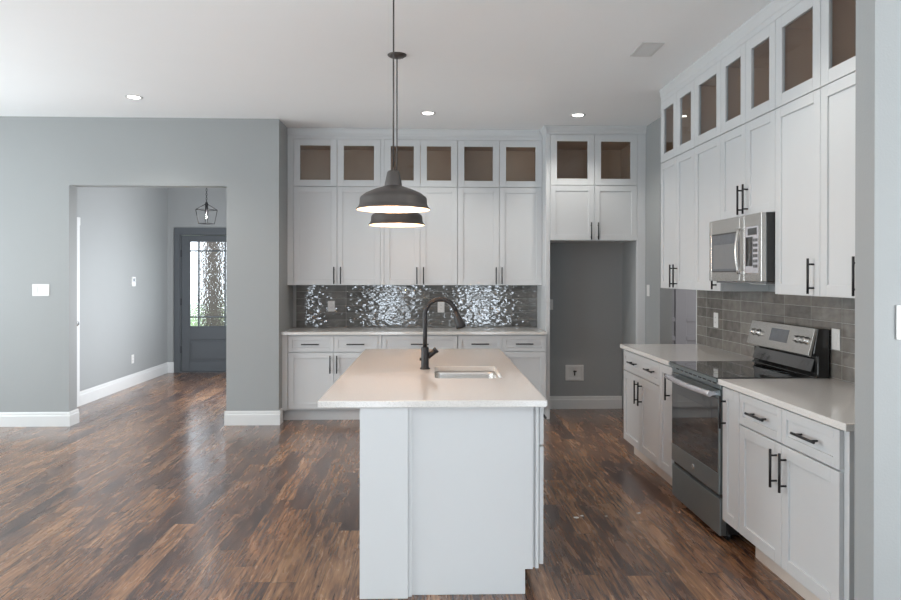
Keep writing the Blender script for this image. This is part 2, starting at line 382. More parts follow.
# ------------------------------------------------------------------ doors of the hall
def front_door():
    y0 = 10.735
    r = bpy.data.objects.new('door_1', None); col.objects.link(r); r.location = (DX0, y0, 0); r['_w'] = (DX0, y0, 0); struct(r)
    b = MB(); gx0, gx1, gz0, gz1 = DX0 + .125, DX1 - .125, .697, 2.01
    b.box(DX0, gx0, y0, y0 + .045, .012, 2.095); b.box(gx1, DX1, y0, y0 + .045, .012, 2.095)
    b.box(gx0, gx1, y0, y0 + .045, gz1, 2.095); b.box(gx0, gx1, y0, y0 + .045, .50, gz0); b.box(gx0, gx1, y0, y0 + .045, .012, .17)
    b.box(gx0, gx1, y0 + .012, y0 + .033, .17, .50)
    b.build('door_slab', M['doorgrey'], r, .003)
    b = MB(); p = .03
    b.box(gx0 + .02, gx1 - .02, y0 + .003, y0 + .013, .20, .47); b.build('raised_panel', M['doorgrey'], r, .006)
    g = MB(); g.box(gx0, gx1, y0 + .018, y0 + .026, gz0, gz1); go = g.build('pane', M['rain'], r)
    b = MB()
    for x in (gx0 + .135, gx1 - .135): b.box(x - .011, x + .011, y0 + .004, y0 + .040, gz0, gz1)
    for z in (gz1 - .15, gz0 + .15): b.box(gx0, gx1, y0 + .0035, y0 + .0405, z - .011, z + .011)
    for x in (gx0, gx1): b.box(x - .012, x + .012, y0 - .006, y0 + .012, gz0 - .012, gz1 + .012)
    for z in (gz0, gz1): b.box(gx0, gx1, y0 - .006, y0 + .012, z - .012, z + .012)
    b.build('muntins', M['doorgrey'], r, .002)
    b = MB()
    b.box(DX0 - .04, DX0 - .004, y0 - .03, y0 + .11, 0, 2.13); b.box(DX1 + .004, DX1 + .04, y0 - .03, y0 + .11, 0, 2.13); b.box(DX0 - .04, DX1 + .04, y0 - .03, y0 + .11, 2.099, 2.13)
    for x0, x1 in ((DX0 - .095, DX0 - .02), (DX1 + .02, DX1 + .125)): b.box(x0, x1, y0 - .045, y0 - .026, 0, 2.20)
    b.box(DX0 - .095, DX1 + .125, y0 - .046, y0 - .026, 2.11, 2.21)
    b.build('door_frame', M['doorgrey'], r, .003)
    b = MB()
    for z in (.35, 1.08, 1.82): b.box(DX0 - .012, DX0 + .004, y0 - .012, y0 + .001, z - .05, z + .05); b.cyl((DX0 - .004, y0 - .012, z - .052), (DX0 - .004, y0 - .012, z + .052), .007, 8)
    b.build('hinge', M['black'], r)
    b = MB(); b.cyl((DX1 - .065, y0, .95), (DX1 - .065, y0 - .05, .95), .012); b.tube([(DX1 - .065, y0 - .04, .95), (DX1 - .065, y0 - .05, .95), (DX1 - .065, y0 - .075, .95)], [.012, .028, .02]); b.build('door_knob', M['black'], r)
front_door()
struct(MB().box(DX0 - .04, DX1 + .04, 10.70, 10.86, 0, .011).build('trim_5', M['doorgrey']))
def side_door():
    r = bpy.data.objects.new('door_2', None); col.objects.link(r); L0 = (-3.92, 7.53, 0); r.location = L0; r['_w'] = L0; struct(r)
    b = MB(); b.box(-3.985, -3.95, 7.18, 7.89, .012, 2.04)
    for z0, z1 in ((.25, .95), (1.1, 1.9)): b.box(-3.951, -3.944, 7.28, 7.50, z0, z1); b.box(-3.951, -3.944, 7.57, 7.79, z0, z1)
    b.build('door_slab', M['trim'], r, .003)
    b = MB(); b.box(-4.03, -3.935, 7.161, 7.178, 0, 2.059); b.box(-4.03, -3.935, 7.892, 7.909, 0, 2.059)
    b.box(-3.9345, -3.914, 7.90, 7.99, 0, 2.13); b.box(-3.9345, -3.914, 7.10, 7.17, 0, 2.13); b.box(-3.9345, -3.912, 7.10, 8.0, 2.05, 2.14)
    b.build('door_frame', M['trim'], r, .003)
    b = MB(); b.tube([(-3.95, 7.83, .948), (-3.94, 7.83, .948), (-3.939, 7.83, .948), (-3.90, 7.83, .948), (-3.885, 7.83, .948), (-3.865, 7.83, .948), (-3.85, 7.83, .948)], [.032, .032, .012, .012, .026, .03, .018], 16); b.build('door_knob', M['chrome'], r)
side_door()
def utility_door():
    y0 = 8.345
    r = bpy.data.objects.new('door_3', None); col.objects.link(r); r.location = (3.05, y0, 0); r['_w'] = (3.05, y0, 0); struct(r)
    x0, x1 = 2.70, 3.50
    b = MB(); b.box(x0, x1, y0 - .035, y0, .012, 2.05); b.build('door_slab', M['backroom_door'], r, .002)
    b = MB(); st = .11; mid = (x0 + x1) / 2
    pan = [(x0 + st, mid - .07), (mid + .07, x1 - st)]
    b.box(x0, x0 + st, y0 - .05, y0 - .035, .012, 2.05); b.box(x1 - st, x1, y0 - .05, y0 - .035, .012, 2.05); b.box(mid - .07, mid + .07, y0 - .05, y0 - .035, .012, 2.05)
    for a, c in pan:
        for z0, z1 in ((.012, .22), (.70, .76), (.93, .985), (1.93, 2.05)): b.box(a, c, y0 - .05, y0 - .035, z0, z1)
    b.build('door_rails', M['backroom_door'], r, .004)
    b = MB(); b.box(x0 - .09, x0, y0 - .055, y0 + .004, 0, 2.14); b.box(x1, x1 + .09, y0 - .055, y0 + .004, 0, 2.14); b.box(x0, x1, y0 - .055, y0 + .004, 2.052, 2.14); b.build('door_frame', M['backroom_door'], r, .003)
utility_door()
# trees and lawn seen through the glass of the front door
struct(MB().box(-12, 6, 11.0, 40, -.12, -.06).build('ground', M['grass']))
b = MB(); b.tube([(-4.35, 14.5, -.2), (-4.38, 14.5, .6), (-4.4, 14.5, 1.8), (-4.3, 14.5, 3.4), (-4.1, 14.6, 5.0)], [.36, .27, .24, .22, .18], 16)
b.tube([(-4.35, 14.5, 2.6), (-3.6, 14.6, 3.6), (-3.3, 14.7, 4.6)], [.10, .08, .05], 10)
tag(b.build('tree_trunk', M['bark']), 'brown tree trunk outside, blurred behind the rippled front door glass', 'tree')

# ------------------------------------------------------------------ fronts, handles, cabinets
def fb(fr, b, u0, u1, o0, o1, z0, z1, m=None):
    if fr == 'back': b.box(u0, u1, YB - o0, YB - o1, z0, z1, m)
    elif fr == 'right': b.box(XW - o0, XW - o1, u0, u1, z0, z1, m)
    elif fr == 'island': b.box(o0, o1, u0, u1, z0, z1, m)
def fp(fr, u, o, z):
    return (u, YB - o, z) if fr == 'back' else (XW - o, u, z) if fr == 'right' else (o, u, z)
def pull(fr, root, face, u, z, vert=True, ln=.18, name='handle'):
    b = MB(); off = face + .032; h = ln / 2; s = h - .03
    if vert:
        b.cyl(fp(fr, u, off, z - h), fp(fr, u, off, z + h), .0062, 10)
        for k in (-s, s): b.cyl(fp(fr, u, face - .0005, z + k), fp(fr, u, off, z + k), .005, 8)
    else:
        b.cyl(fp(fr, u - h, off, z), fp(fr, u + h, off, z), .0062, 10)
        for k in (-s, s): b.cyl(fp(fr, u + k, face - .0005, z), fp(fr, u + k, off, z), .005, 8)
    return b.build(name, M['black'], root)
def front(fr, root, u0, u1, z0, z1, face, kind='door', st=.058, handle=None):
    """A shaker door, glass door or drawer front. handle: (u, z, vertical) or list of them"""
    g = .0018; u0, u1 = sorted((u0, u1)); u0 += g; u1 -= g; z0 += g; z1 -= g; b = MB(); t = .02
    if kind == 'drawer': st = min(st, .042)
    fb(fr, b, u0, u0 + st, face - t, face, z0, z1); fb(fr, b, u1 - st, u1, face - t, face, z0, z1)
    fb(fr, b, u0 + st, u1 - st, face - t, face, z0, z0 + st); fb(fr, b, u0 + st, u1 - st, face - t, face, z1 - st, z1)
    if kind != 'glass_door': fb(fr, b, u0 + st - .002, u1 - st + .002, face - t + .001, face - .009, z0 + st - .002, z1 - st + .002)
    d = b.build(kind, M['white'], root, .0016)
    if kind == 'glass_door':
        p = MB(); fb(fr, p, u0 + st, u1 - st, face - .013, face - .010, z0 + st, z1 - st); p.build('pane', M['glass'], d)
    if handle:
        for h in (handle if isinstance(handle, list) else [handle]): pull(fr, d, face, *h)
    return d
def carcass(fr, root, u0, u1, z0, z1, depth, interior=False, shelf=None, o0=0.001, mat='white'):
    b = MB(); u0, u1 = sorted((u0, u1)); u0 += .0006; u1 -= .0006; t = .018
    if not interior:
        fb(fr, b, u0, u1, o0, depth, z0, z1); return b.build('carcass', M[mat], root)
    W, I = M['white'], M['maple']
    # outer skin, painted; inner lining, maple
    fb(fr, b, u0, u0 + t, o0, depth, z0, z1, W); fb(fr, b, u1 - t, u1, o0, depth, z0, z1, W)
    fb(fr, b, u0 + t, u1 - t, o0, depth, z0, z0 + t, W); fb(fr, b, u0 + t, u1 - t, o0, depth, z1 - t, z1, W)
    k = .003
    fb(fr, b, u0 + t, u1 - t, o0, o0 + .008, z0 + t, z1 - t, I)
    fb(fr, b, u0 + t, u0 + t + k, o0 + .008, depth - .02, z0 + t, z1 - t, I); fb(fr, b, u1 - t - k, u1 - t, o0 + .008, depth - .02, z0 + t, z1 - t, I)
    fb(fr, b, u0 + t + k, u1 - t - k, o0 + .008, depth - .02, z0 + t, z0 + t + k, I); fb(fr, b, u0 + t + k, u1 - t - k, o0 + .008, depth - .02, z1 - .058, z1 - t, I)
    # face frame rails
    fb(fr, b, u0 + t, u1 - t, depth - .019, depth, z0 + t, z0 + .04, W); fb(fr, b, u0 + t, u1 - t, depth - .019, depth, z1 - .055, z1 - t, W)
    return b.build('carcass', M['white'], root)
def root_at(fr, name, u, o, z, label, cat, group=None):
    return thing(name, fp(fr, u, o, z), label, cat, group)

UF = YB - YU            # out-distance of upper door faces on the back wall
ZU0, ZS, ZT = 1.385, 2.427, 2.930
def upper(fr, us, z0, z1, face, label, handles, extra=None, group='wall cabinets'):
    r = root_at(fr, 'wall_cabinet', (us[0] + us[-1]) / 2, face / 2, z0, label, 'cabinet', group)
    carcass(fr, r, us[0], us[-1], z0, z1, face - .0205)
    for e in extra or []: b = MB(); fb(fr, b, e[0], e[1], face - .02, face - .002, z0, z1); b.build('filler', M['white'], r)
    for (a, c), h in zip(zip(us, us[1:]), handles): front(fr, r, a, c, z0, z1, face, handle=h)
    return r
def glazed(fr, us, face, label, extra=None, z0=ZS + .001, z1=ZT, group='glass-fronted top cabinets', **k):
    r = root_at(fr, 'glazed_cabinet', (us[0] + us[-1]) / 2, face / 2, z0, label, 'cabinet', group)
    carcass(fr, r, us[0], us[-1], z0, z1, face - .0205, interior=True)
    for e in extra or []: b = MB(); fb(fr, b, e[0], e[1], face - .02, face - .002, z0, z1); b.build('filler', M['white'], r)
    for a, c in zip(us, us[1:]): front(fr, r, a, c, z0, z1, face, 'glass_door', st=.068)
    return r
HZ = 1.487
# back wall run
upper('back', [-1.395, -.9365, -.478], ZU0, ZS, UF, 'tall white two-door wall cabinet nearest the grey pier, above the grey tiles', [(-.966, HZ, True), (-.896, HZ, True)], [(XL + .001, -1.395), (-.478, -.441)])
upper('back', [-.440, -.057, .3395], ZU0, ZS, UF, 'tall white two-door wall cabinet behind the pendant lamps, middle of the back run', [(-.092, HZ, True), (-.022, HZ, True)])
upper('back', [.3405, .7865, 1.244], ZU0, ZS, UF, 'tall white two-door wall cabinet beside the refrigerator alcove panel, right end of the back run', [(.75, HZ, True), (.812, HZ, True)])
glazed('back', [-1.395, -.9365, -.478], UF, 'glass-fronted top cabinet nearest the grey pier on the back wall', [(XL + .001, -1.395), (-.478, -.441)])
glazed('back', [-.440, -.057, .3395], UF, 'glass-fronted top cabinet crossed by the pendant cords on the back wall')
glazed('back', [.3405, .7865, 1.244], UF, 'glass-fronted top cabinet on the back wall, just left of the deeper refrigerator unit')
# refrigerator surround
YP = 7.144; PF = YB - YP
FX0, FXM, FX1 = 1.292, 1.7535, 2.205
upper('back', [FX0, FXM, FX1], 1.855, ZS, PF, 'short white two-door cabinet over the empty refrigerator alcove', [(1.717, 1.952, True), (1.79, 1.952, True)])
glazed('back', [FX0, FXM, FX1], PF, 'glass-fronted top cabinet above the refrigerator alcove', z1=2.955)
struct(MB().box(FX1 + .002, XW, YP + .05, YB, 0, 1.854).build('wall_alcove_right', M['wall']))
def fridge_panel(x0, x1, label, y1=YB - .001):
    b = MB(); b.box(x0, x1, YP, y1, 0, 2.955); o = b.build('refrigerator_panel', M['white'], None, .0015, inner=((x0 + x1) / 2, YP + .25, 0)); tag(o, label, 'panel', 'tall panels framing the refrigerator alcove')
fridge_panel(1.2455, FX0 - .0006, 'tall white panel left of the empty refrigerator alcove, beside the tiled counter')
fridge_panel(FX1 + .0006, XW - .001, 'tall white panel right of the empty refrigerator alcove, against the side wall', YP + .0495)
# right wall run
UR = XW - XU
Y0, Y1, Y2, Y3, Y4, Y5, Y6, Y7, Y8 = 5.728, 5.365, 5.000, 4.550, 4.190, 3.829, 3.384, 3.003, 2.62
upper('right', [Y0, Y1, Y2 + .0006], ZU0, ZS, UR, 'tall white two-door wall cabinet at the far end of the right run', [(5.418, HZ, True), (5.345, HZ, True)])
upper('right', [Y2, Y3 + .0006], ZU0, ZS, UR, 'narrow white single-door wall cabinet just beyond the microwave', [(4.612, HZ, True)])
upper('right', [Y3, Y4, Y5 + .0006], 1.850, ZS, UR, 'short white two-door cabinet directly above the microwave', [(4.230, 1.957, True), (4.158, 1.957, True)])
upper('right', [Y5, Y6 + .0006], ZU0, ZS, UR, 'white single-door wall cabinet on the near side of the microwave', [(3.437, HZ, True)])
upper('right', [Y6, Y7, Y8], ZU0, ZS, UR, 'tall white wall cabinet nearest the camera, cut off by the wall end', [(3.064, HZ, True), (2.68, HZ, True)])
glazed('right', [Y0, Y1, Y2 + .0006], UR, 'glass-fronted top cabinet at the far end of the right run, reflecting a bright light')
glazed('right', [Y2, Y3 + .0006], UR, 'single-door glass-fronted top cabinet, third pane from the far end of the right run')
glazed('right', [Y3, Y4, Y5 + .0006], UR, 'glass-fronted top cabinet with two panes above the microwave')
glazed('right', [Y5, Y6 + .0006], UR, 'single-door glass-fronted top cabinet with the large pane, second nearest the wall end')
glazed('right', [Y6, Y7, Y8], UR, 'glass-fronted top cabinet nearest the camera against the wall end')

# frieze boards and crown mouldings up to the ceiling
def crown(name, fr, u0, u1, face, z0, ret=None, ext=0, k=1.0):
    b = MB(); fb(fr, b, u0, u1 + ext, 0.001, face - .002, z0 + .0006, ZC - .0006)
    pr = [(face - .002, ZC - .075), (face + .006 * k, ZC - .07), (face + .012 * k, ZC - .05), (face + .03 * k, ZC - .022), (face + .036 * k, ZC - .018), (face + .036 * k, ZC - .0006), (face - .002, ZC - .0006)]
    b.prism(pr, u0, u1 , lambda a, p, q: fp(fr, a, p, q))
    if ret:    # short return along the exposed side
        pl, s, o0 = ret
        pr2 = [(p - face, q) for p, q in pr]
        def f2(a, p, q):
            u = pl + s * p
            return fp(fr, u, a, q)
        b.prism(pr2, o0, face + .036 * k, f2)
    return struct(b.build(name, M['white']))
crown('trim_1', 'back', XL + .001, 1.206, UF, ZT, ext=.0385, k=.35)
crown('trim_2', 'back', 1.2455, XW - .001, PF, 2.955, ret=(1.2475, -1, UF + .001), k=.8)
crown('trim_3', 'right', 5.728, 2.42, UR, ZT, k=.3)

# base cabinets
ZD0, ZD1, ZDR0, ZDR1 = .128, .703, .708, .872
def base(fr, us, fronts, face, label, toe=.085, extra=None, toemat='white', toe_span=None):
    r = root_at(fr, 'base_cabinet', (us[0] + us[1]) / 2, face / 2, 0, label, 'cabinet', 'base cabinets')
    b = MB(); a, c = sorted(us)
    fb(fr, b, a + .0006, c - .0006, .001, face - .0205, .115, CT - .0315); b.build('carcass', M['white'], r, .0012)
    for e in extra or []:
        b = MB(); fb(fr, b, e[0], e[1], face - .02, face - .003, .115, CT - .0315); b.build('filler', M['white'], r, .0012)
    ta, tc_ = toe_span or (a, c)
    b = MB(); fb(fr, b, ta + .0006, tc_ - .0006, face - toe - .02, face - toe, 0, .1145); b.build('toe_kick', M[toemat], r)
    for k in fronts: front(fr, r, *k[:4], face, k[4], handle=k[5])
    return r
BF = YB - (YBE + .03); H0 = .582
base('back', (-1.4, -.4475), [(-1.396, -.932, ZD0, ZD1, 'door', (-.968, H0, True)), (-.932, -.483, ZD0, ZD1, 'door', (-.9, H0, True)),
     (-1.396, -.932, ZDR0, ZDR1, 'drawer', (-1.168, .787, False)), (-.932, -.483, ZDR0, ZDR1, 'drawer', (-.71, .787, False))], BF,
     'white base cabinet beside the grey pier, two drawers over two doors', extra=[(XL + .0008, -1.4), (-.4825, -.4475)], toe_span=(XL + .0005, -.4475))
base('back', (-.4465, .3305), [(-.445, -.057, ZD0, ZD1, 'door', (-.1, H0, True)), (-.057, .329, ZD0, ZD1, 'door', (-.02, H0, True)),
     (-.445, .329, ZDR0, ZDR1, 'drawer', (-.058, .787, False))], BF, 'white base cabinet with one wide drawer, mostly behind the faucet and island')
base('back', (.3315, 1.2445), [(.333, .787, ZD0, ZD1, 'door', (.75, H0, True)), (.787, 1.243, ZD0, ZD1, 'door', (.825, H0, True)),
     (.333, .787, ZDR0, ZDR1, 'drawer', (.56, .787, False)), (.787, 1.243, ZDR0, ZDR1, 'drawer', (1.015, .787, False))], BF,
     'white base cabinet beside the refrigerator alcove panel, partly behind the island sink')
RF = XW - (XC + .025)
base('right', (5.735, 4.852), [(5.733, 5.292, ZD0, ZD1, 'door', (5.335, H0, True)), (5.292, 4.854, ZD0, ZD1, 'door', (5.245, H0, True)),
     (5.733, 4.854, ZDR0, ZDR1, 'drawer', [(5.44, .793, False), (5.02, .793, False)])], RF,
     'white base cabinet at the far end of the right run, wide drawer with two pulls', toemat='toe', toe=.09)
base('right', (4.851, 4.592), [(4.85, 4.594, ZD0, ZDR1, 'door', (4.64, .735, True))], RF, 'narrow white pull-out base cabinet just beyond the range', toemat='toe', toe=.09)
base('right', (3.808, 3.602), [(3.806, 3.604, ZD0, ZDR1, 'door', (3.765, .735, True))], RF, 'narrow white pull-out base cabinet on the near side of the range', toemat='slot', toe=.35)  # dark board set deep paints the shaded gap; no toe kick here
base('right', (3.601, 2.68), [(3.599, 3.165, ZD0, ZD1, 'door', (3.207, H0, True)), (3.165, 2.712, ZD0, ZD1, 'door', (3.122, H0, True)),
     (3.599, 3.165, ZDR0, ZDR1, 'drawer', (3.372, .79, False)), (3.165, 2.712, ZDR0, ZDR1, 'drawer', (2.93, .79, False))], RF,
     'white base cabinet nearest the camera, two drawers over two doors', toemat='toe', toe=.09, extra=None)

# countertops
def slab(label, x0, x1, y0, y1):
    b = MB(); b.box(x0, x1, y0, y1, CT - .031, CT); o = b.build('countertop', M['quartz'], None, .003, 2, inner=((x0 + x1) / 2, (y0 + y1) / 2, CT - .031))
    tag(o, label, 'countertop', 'white quartz countertops'); return o
slab('white quartz worktop along the back wall under the wavy grey tiles', XL + .001, 1.2445, YBE, YB - .009)
slab('white quartz worktop beyond the range, by the wall opening', XC, XW - .0005, 4.578, 5.755)
slab('white quartz worktop on the near side of the range', XC, XW - .009, 2.63, 3.806)
# tiles
b = MB(); b.box(XL + .036, 1.2445, YB - .0085, YB - .0005, CT + .0005, ZU0 - .0008)
tag(b.build('tile_backsplash', M['tile_x'], None), 'sparkling wavy grey tile backsplash on the back wall', 'backsplash')
b = MB(); b.box(XW - .0085, XW - .0005, 2.63, 5.752, CT + .0005, ZU0 - .0008)
tag(b.build('tile_backsplash', M['tile_y'], None), 'wavy grey tile backsplash on the right wall behind the range', 'backsplash')
struct(MB().box(XW - .0105, XW + .001, 5.7525, 5.766, CT + .0005, ZU0 - .001).build('trim_4', M['trim']))

# ------------------------------------------------------------------ island
TH = -math.atan2(.0235, 2.249)
PV = Vector((-.4915, 3.178, 0))
def rI(x, y, z=0):
    d = Vector((x, y, z)) - PV; c, s = math.cos(TH), math.sin(TH)
    return Vector((PV.x + d.x * c - d.y * s, PV.y + d.x * s + d.y * c, z))
def ithing(name, loc, label, cat): return thing(name, loc, label, cat, None, TH, rI(*loc))
IX1, IY1 = .561, 5.427
def island_top():
    r = ithing('island_countertop', (.03, 4.3, CT - .031), 'long pale quartz island top with a sink cutout, lit warm by the pendants', 'countertop')
    bm = bmesh.new()
    def loop(pts):
        vs = [bm.verts.new((x, y, CT)) for x, y in pts]
        return [bm.edges.new((vs[i], vs[(i + 1) % len(vs)])) for i in range(len(vs))]
    e = loop([(PV.x, PV.y), (IX1, PV.y), (IX1, IY1), (PV.x, IY1)]); e += loop(rrect(*SINK, .045))
    bmesh.ops.triangle_fill(bm, edges=e, use_beauty=True)
    ex = bmesh.ops.extrude_face_region(bm, geom=bm.faces[:])
    for v in [g for g in ex['geom'] if isinstance(g, bmesh.types.BMVert)]: v.co.z -= .031
    m = MB(); m.bm.free(); m.bm = bm
    m.build('slab', M['quartz'], r, .0025, 2)
def rrect(x0, x1, y0, y1, r, n=6):
    P = []
    for cx, cy, a in ((x1 - r, y1 - r, 0), (x0 + r, y1 - r, 90), (x0 + r, y0 + r, 180), (x1 - r, y0 + r, 270)):
        for k in range(n + 1):
            t = math.radians(a + 90 * k / n); P.append((cx + r * math.cos(t), cy + r * math.sin(t)))
    return P
SINK = (.045, .425, 3.865, 4.385)
island_top()
def sink():
    r = ithing('sink', (.235, 4.12, CT - .26), 'undermount stainless steel sink basin set in the island top', 'sink')
    b = MB(); bm = b.bm; rings = []
    for ins, z, rad in ((-.022, CT - .0325, .06), (.0, CT - .0325, .045), (.004, CT - .05, .045), (.010, CT - .22, .045), (.045, CT - .245, .03)):
        rings.append([bm.verts.new((x, y, z)) for x, y in rrect(SINK[0] + ins, SINK[1] - ins, SINK[2] + ins, SINK[3] - ins, max(.01, rad))])
    for a, c in zip(rings, rings[1:]):
        for j in range(len(a)):
            f = bm.faces.new((a[j], a[(j + 1) % len(a)], c[(j + 1) % len(a)], c[j])); f.smooth = True
    bm.faces.new(rings[-1])
    o = b.build('basin', M['sink_steel'], r); md = o.modifiers.new('thick', 'SOLIDIFY'); md.thickness = .0015; md.offset = -1
    b = MB(); b.lathe((.235, 4.125, CT - .2452), [(0, .004), (.02, .003), (.03, .004), (.042, .006), (.045, .002), (.045, .0), (0, 0)], 24); b.build('drain', M['chrome'], r)
sink()
def island():
    r = ithing('kitchen_island', (.1, 4.25, 0), 'white kitchen island with a plain panelled end facing the camera', 'island')
    zt = CT - .0315
    b = MB(); b.box(-.301, -.079, 3.193, 3.213, 0, zt); b.box(-.301, -.283, 3.213, 5.39, 0, zt)
    b.build('back_panel', M['white'], r, .002)
    # plain end panel with its toe notch
    b = MB(); pr = [(-.0785, .0), (.4667, .0), (.4667, .116), (.503, .116), (.503, zt), (-.0785, zt)]
    b.prism(pr, 3.228, 3.246, lambda a, p, q: (p, a, q)); b.build('end_panel', M['white'], r, .0015)
    b = MB(); b.box(-.0785, -.062, 3.21, 3.2275, 0, zt); b.build('corner_strip', M['white'], r, .0015)
    b = MB()     # carcass walls, open inside where the basin hangs
    for y0, y1 in ((3.2465, 3.262), (3.70, 3.716), (4.56, 4.576), (5.374, 5.39)): b.box(-.27, .515, y0, y1, .1165, zt)
    b.box(-.2825, -.271, 3.2465, 5.39, .1165, zt); b.box(-.27, .515, 3.262, 5.374, .1165, .133)
    for z0, z1 in ((.1165, .14), (.675, .70), (.86, zt)): b.box(.5155, .531, 3.236, 5.39, z0, z1)
    b.box(.5155, .531, 3.236, 3.262, .14, .675); b.box(.5155, .531, 3.236, 3.262, .70, .86)
    b.build('carcass', M['white'], r)
    b = MB(); b.box(.449, .466, 3.2465, 5.385, 0, .116); b.build('toe_kick', M['white'], r)
    F = .5555
    for ya, yb_, n in ((3.248, 3.708, 1), (3.709, 4.567, 2), (4.568, 5.389, 2)):
        w_ = (yb_ - ya) / n
        for k in range(n):
            a, c = ya + k * w_, ya + (k + 1) * w_
            hu = (c - .04) if (n == 1 or k == 0) else a + .04
            front('island', r, a, c, ZD0, .685, F, 'door', handle=(hu, H0, True))
            front('island', r, a, c, .69, ZDR1, F, 'drawer', handle=((a + c) / 2, .79, False) if not (n == 2 and ya < 4) else None)
island()
def faucet():
    fx, fy = -.003, 4.251
    r = thing('faucet', (fx, fy, CT + .0005), 'matte black gooseneck pull-down faucet standing beside the island sink', 'faucet')
    b = MB(); b.lathe((fx, fy, CT + .0005), [(0, 0), (.031, 0), (.031, .006), (.026, .010), (.0235, .014), (.0235, .128), (.021, .135), (.014, .137), (0, .137)], 28); b.build('body', M['black'], r)
    b = MB(); pts = [(fx, fy, CT + .13), (fx, fy, CT + .20), (fx, fy, CT + .33)]
    cx, cz, rr = fx + .095, CT + .333, .095
    for k in range(1, 16):
        t = math.pi - math.pi * .925 * k / 15; pts.append((cx + rr * math.cos(t), fy, cz + rr * math.sin(t) * 1.0))
    b.tube(pts, .0135, 16); sp = b.build('spout', M['black'], r)
    e = Vector(pts[-1]); d = (Vector(pts[-1]) - Vector(pts[-2])).normalized()
    b = MB(); q = [e - d * .004, e + d * .02, e + d * .022, e + d * .09, e + d * .105, e + d * .11]; b.tube(q, [.0145, .0165, .018, .031, .032, .027], 20); b.build('spray_head', M['black'], r)
    b = MB(); p0 = Vector((fx + .018, fy, CT + .075)); p1 = p0 + Vector((.048, 0, .040)); b.tube([p0, p1], .0165, 18)
    b.tube([p1 - Vector((.004, 0, .004)), p1 + Vector((.007, 0, .0055))], .019, 18); b.build('lever_handle', M['black'], r)
    b = MB(); b.cyl((fx - .0225, fy, CT + .06), (fx - .033, fy, CT + .06), .009, 12); b.build('side_button', M['black'], r)
faucet()

